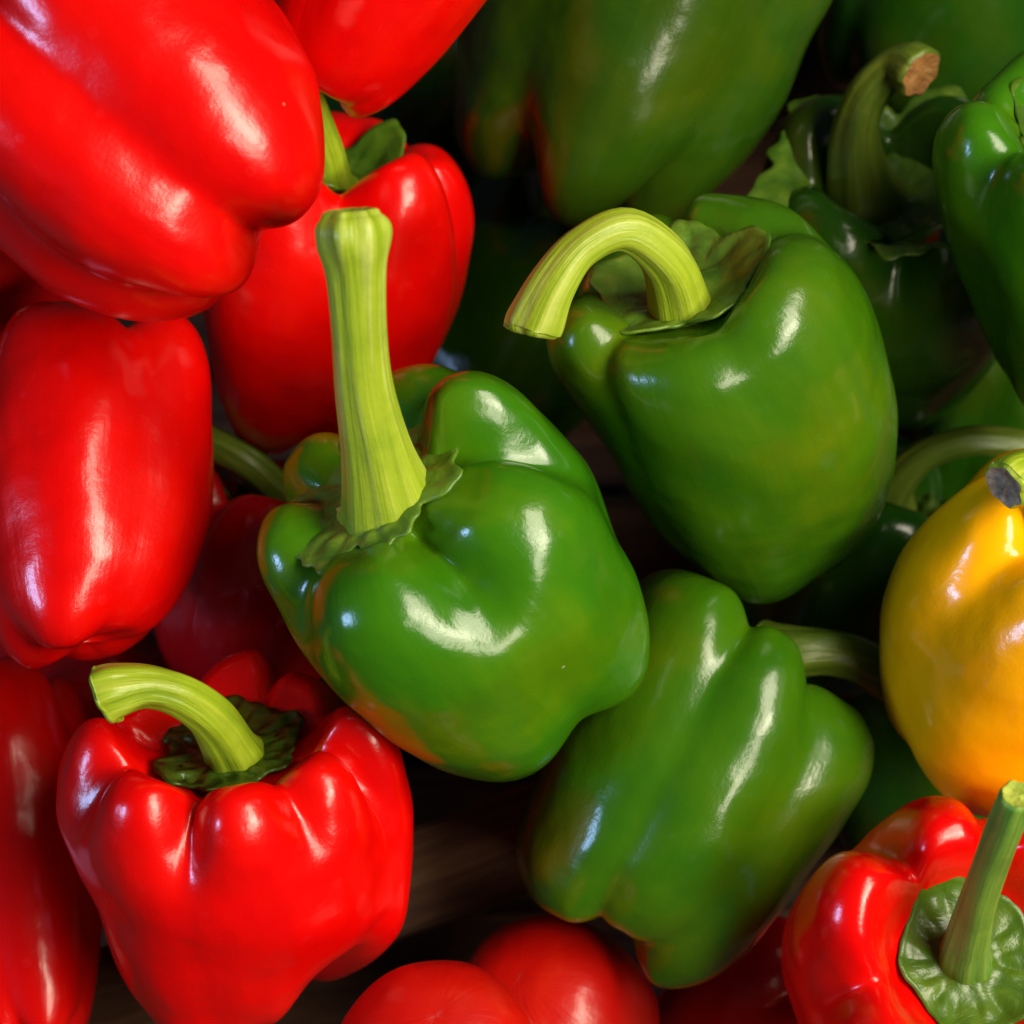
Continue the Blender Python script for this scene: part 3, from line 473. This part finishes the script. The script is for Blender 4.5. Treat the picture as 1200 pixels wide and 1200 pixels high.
a_, b_ = on_level(60, 1195, .062), on_level(640, 975, .062)
ctr = (a_ + b_) / 2; ln = np.linalg.norm(b_ - a_)
rail = slat(crate, -ln / 2 - .05, ln / 2 + .05, -.013, .013, -.006, .006, (0, 0, 0), 2.)
rail.name = 'rail'; rail.data.materials[0] = M['rail_wood']; rail.location = (ctr[0], ctr[1], ctr[2] + .02); rail.rotation_euler = (0, 0, math.atan2(b_[1] - a_[1], b_[0] - a_[0]))
for x in (-.2, 0, .2):
    o = slat(crate, -.245, .245, -x - .018, -x + .018, -.019, -.009, (0, 0, -.02), x * 50)
    o.rotation_euler = (0, 0, math.pi / 2); o.name = 'batten'
def table_top():
    m, nt, b = new_mat('dark_table')
    tc = N(nt, 'ShaderNodeTexCoord')
    nt.links.new(ramp(nt, noise(nt, tc.outputs['Object'], 14, 5, .6), [(.3, (.02, .013, .01)), (.7, (.05, .03, .02))]), b.inputs['Base Color']); b.inputs['Roughness'].default_value = .7
    me = bpy.data.meshes.new('table_top'); s = 1.2
    me.from_pydata([(-s, -s, -.02), (s, -s, -.02), (s, s, -.02), (-s, s, -.02), (-s, -s, -.05), (s, -s, -.05), (s, s, -.05), (-s, s, -.05)], [],
                   [(0, 1, 2, 3), (7, 6, 5, 4), (0, 4, 5, 1), (1, 5, 6, 2), (2, 6, 7, 3), (3, 7, 4, 0)])
    me.materials.append(m); o = bpy.data.objects.new('table_top', me); COL.objects.link(o)
    o['kind'] = 'structure'; o['label'] = 'dark table surface under the crate'
table_top()
# ---------------------------------------------------------------- the peppers
G = 'green bell peppers in the heap'; R = 'red bell peppers in the heap'
pepper('G1', 'green_pepper', 'bright green bell pepper in the centre with a tall straight yellow-green stem', 'green',
    stem=dict(path=[(460, 610, -.002, 138), (458, 594, .003, 116), (443, 532, .014, 82), (427, 455, .025, 66), (420, 385, .034, 63), (416, 318, .041, 70), (413, 284, .0440, 86), (412, 264, .0455, 86), (411, 252, .0460, 66)], mat='stem_yellow', cut='cut_green', ridges=7, seed=.4),
    calyx=dict(mat='calyx_bright', size=0.46, tips=6, amp=.2, lift=.0006, climb=.4, follow=.5, seed=1., phase=.9, fine=.06), group=G)
pepper('G2', 'green_pepper', 'green bell pepper whose yellow-green stem arches over to the left', 'olive',
    stem=dict(path=[(800, 376, -.001, 92), (797, 355, .006, 72), (780, 305, .018, 60), (732, 269, .026, 52), (682, 289, .028, 50), (648, 332, .027, 58), (628, 376, .0235, 70), (625, 386, .023, 66)], mat='stem_yellow', cut='cut_pale', ridges=6, seed=1.3),
    calyx=dict(mat='calyx_bright', size=0.46, tips=5, amp=.25, lift=.001, climb=.55, follow=.2, seed=2., phase=.2), group=G)
pepper('G3', 'green_pepper', 'green bell pepper lying on its side, blunt lobed tip just above the tomatoes', 'olive',
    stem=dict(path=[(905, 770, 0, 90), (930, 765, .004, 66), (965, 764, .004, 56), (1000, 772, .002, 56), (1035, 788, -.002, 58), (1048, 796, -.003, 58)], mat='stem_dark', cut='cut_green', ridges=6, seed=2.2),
    calyx=dict(mat='calyx', size=0.42, seed=3.), group=G)
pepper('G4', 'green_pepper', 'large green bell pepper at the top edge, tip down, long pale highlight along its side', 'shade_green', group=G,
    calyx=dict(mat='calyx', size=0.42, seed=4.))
pepper('G5', 'green_pepper', 'dark shaded green bell pepper with a hooked stem cut brown at the end', 'shaded_green',
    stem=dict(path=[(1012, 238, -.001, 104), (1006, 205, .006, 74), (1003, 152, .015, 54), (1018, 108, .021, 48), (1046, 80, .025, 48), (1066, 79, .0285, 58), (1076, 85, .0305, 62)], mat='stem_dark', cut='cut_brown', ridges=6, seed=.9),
    calyx=dict(mat='calyx_bright', size=0.80, tips=5, amp=.22, lift=.001, climb=.4, seed=5., fine=.05), group=G)  # brighter calyx colour stands in for light blocked by the neighbours
pepper('G6', 'green_pepper', 'glossy mid green bell pepper cut off by the right edge above the yellow one', 'green', group=G,
    calyx=dict(mat='calyx', size=0.42, seed=6.))
pepper('Y1', 'yellow_pepper', 'yellow bell pepper at the right edge, the only yellow one', 'yellow',
    stem=dict(path=[(1240, 640, 0, 90), (1238, 620, .008, 66), (1232, 580, .018, 56), (1212, 556, .024, 56), (1188, 562, .028, 62), (1180, 567, .029, 64)], mat='stem', cut='cut_grey', ridges=6, seed=.2),
    calyx=dict(mat='calyx', size=0.37, seed=7.))
pepper('R9', 'red_pepper', 'red bell pepper in the bottom right corner seen from above, green stem leaning right', 'red',
    stem=dict(path=[(1130, 1128, -.001, 70), (1132, 1112, .006, 58), (1145, 1060, .020, 46), (1164, 1005, .033, 44), (1184, 955, .044, 46), (1192, 935, .048, 46)], mat='stem_blue', cut='cut_green', ridges=6, seed=1.9),
    calyx=dict(mat='calyx', size=0.40, tips=5, amp=.12, lift=.0005, seed=8., fine=.008), group=R)
pepper('R5', 'red_pepper', 'glossy red bell pepper at lower left with a green stem bent toward the upper left', 'red',
    stem=dict(path=[(275, 893, -.001, 78), (270, 878, .006, 62), (248, 842, .017, 54), (212, 815, .024, 50), (172, 805, .027, 52), (136, 810, .029, 66), (124, 814, .029, 72)], mat='stem', cut='cut_green', ridges=7, seed=.1),
    calyx=dict(mat='calyx_dark', size=0.42, tips=6, amp=.15, lift=.001, seed=9., fine=.03), group=R)
pepper('R4', 'red_pepper', 'red bell pepper at the left edge with one tall pale highlight, tip down', 'red', group=R,
    calyx=dict(mat='calyx', size=0.42, seed=10.))
pepper('R1', 'red_pepper', 'large red bell pepper filling the top left corner, two-lobed tip pointing down right', 'red', group=R,
    calyx=dict(mat='calyx', size=0.42, seed=11.))
pepper('R2', 'red_pepper', 'red bell pepper tip hanging in from the top edge next to the corner pepper', 'red', group=R)
pepper('R3', 'red_pepper', 'red bell pepper partly shaded behind the tall straight stem, its own green stem half hidden', 'red',
    stem=dict(path=[(392, 232, -.001, 70), (388, 215, .006, 52), (380, 175, .016, 44), (366, 135, .024, 40), (350, 105, .03, 42), (340, 90, .032, 42)], mat='stem', cut='cut_green', ridges=6, seed=2.6),
    calyx=dict(mat='calyx', size=0.44, tips=5, amp=.3, lift=.003, seed=12.), group=R)
pepper('R6', 'red_pepper', 'slim dark red pepper standing in the bottom left corner', 'red', group=R)
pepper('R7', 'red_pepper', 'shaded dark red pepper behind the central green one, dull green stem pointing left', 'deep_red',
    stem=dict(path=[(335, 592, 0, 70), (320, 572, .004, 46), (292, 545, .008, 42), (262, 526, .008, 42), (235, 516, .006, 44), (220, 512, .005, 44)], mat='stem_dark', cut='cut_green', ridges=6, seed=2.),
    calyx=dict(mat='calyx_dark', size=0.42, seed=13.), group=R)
pepper('G7', 'green_pepper', 'dim green pepper in the top right corner behind the hooked brown-ended stem', 'shaded_green', group=G)
pepper('G8', 'green_pepper', 'green pepper coloured nearly black for shade in the gap left of the yellow one, thin arched stem', 'shaded_green',
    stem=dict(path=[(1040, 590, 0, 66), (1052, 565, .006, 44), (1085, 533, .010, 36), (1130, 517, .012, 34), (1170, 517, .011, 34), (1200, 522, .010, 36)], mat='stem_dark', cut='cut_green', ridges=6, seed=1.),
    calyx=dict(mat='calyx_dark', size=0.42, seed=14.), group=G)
pepper('G9', 'green_pepper', 'shade-darkened green pepper deep below the yellow one, beside the lying green one', 'shaded_green', group=G)
pepper('G10', 'green_pepper', 'shade-darkened green pepper deep under the tip of the arched stem', 'shaded_green', group=G)
pepper('G12', 'green_pepper', 'added pepper darkening the gap between the top red tip and the large green one', 'shaded_green', group=G)  # extra pepper added to hide lit boards and keep this gap dark
pepper('G11', 'green_pepper', 'added green pepper darkening the gap below the right edge one, behind the thin arched dark stem', 'shaded_green', group=G)  # added filler that covers the lit wood so the gap reads black
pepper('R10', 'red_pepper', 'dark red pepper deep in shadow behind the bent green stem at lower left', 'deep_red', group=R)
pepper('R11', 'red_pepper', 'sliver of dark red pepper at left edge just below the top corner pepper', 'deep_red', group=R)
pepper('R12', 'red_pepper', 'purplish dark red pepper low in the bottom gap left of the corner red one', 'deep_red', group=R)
pepper('T1', 'tomato', 'smooth orange-red tomato cut off by the bottom edge, the left and nearer of two', 'orange_red', group='tomatoes at the bottom edge', cat='tomato')
pepper('T2', 'tomato', 'smooth red tomato just under the tip of the lying green pepper, the right of two', 'orange_red', group='tomatoes at the bottom edge', cat='tomato')
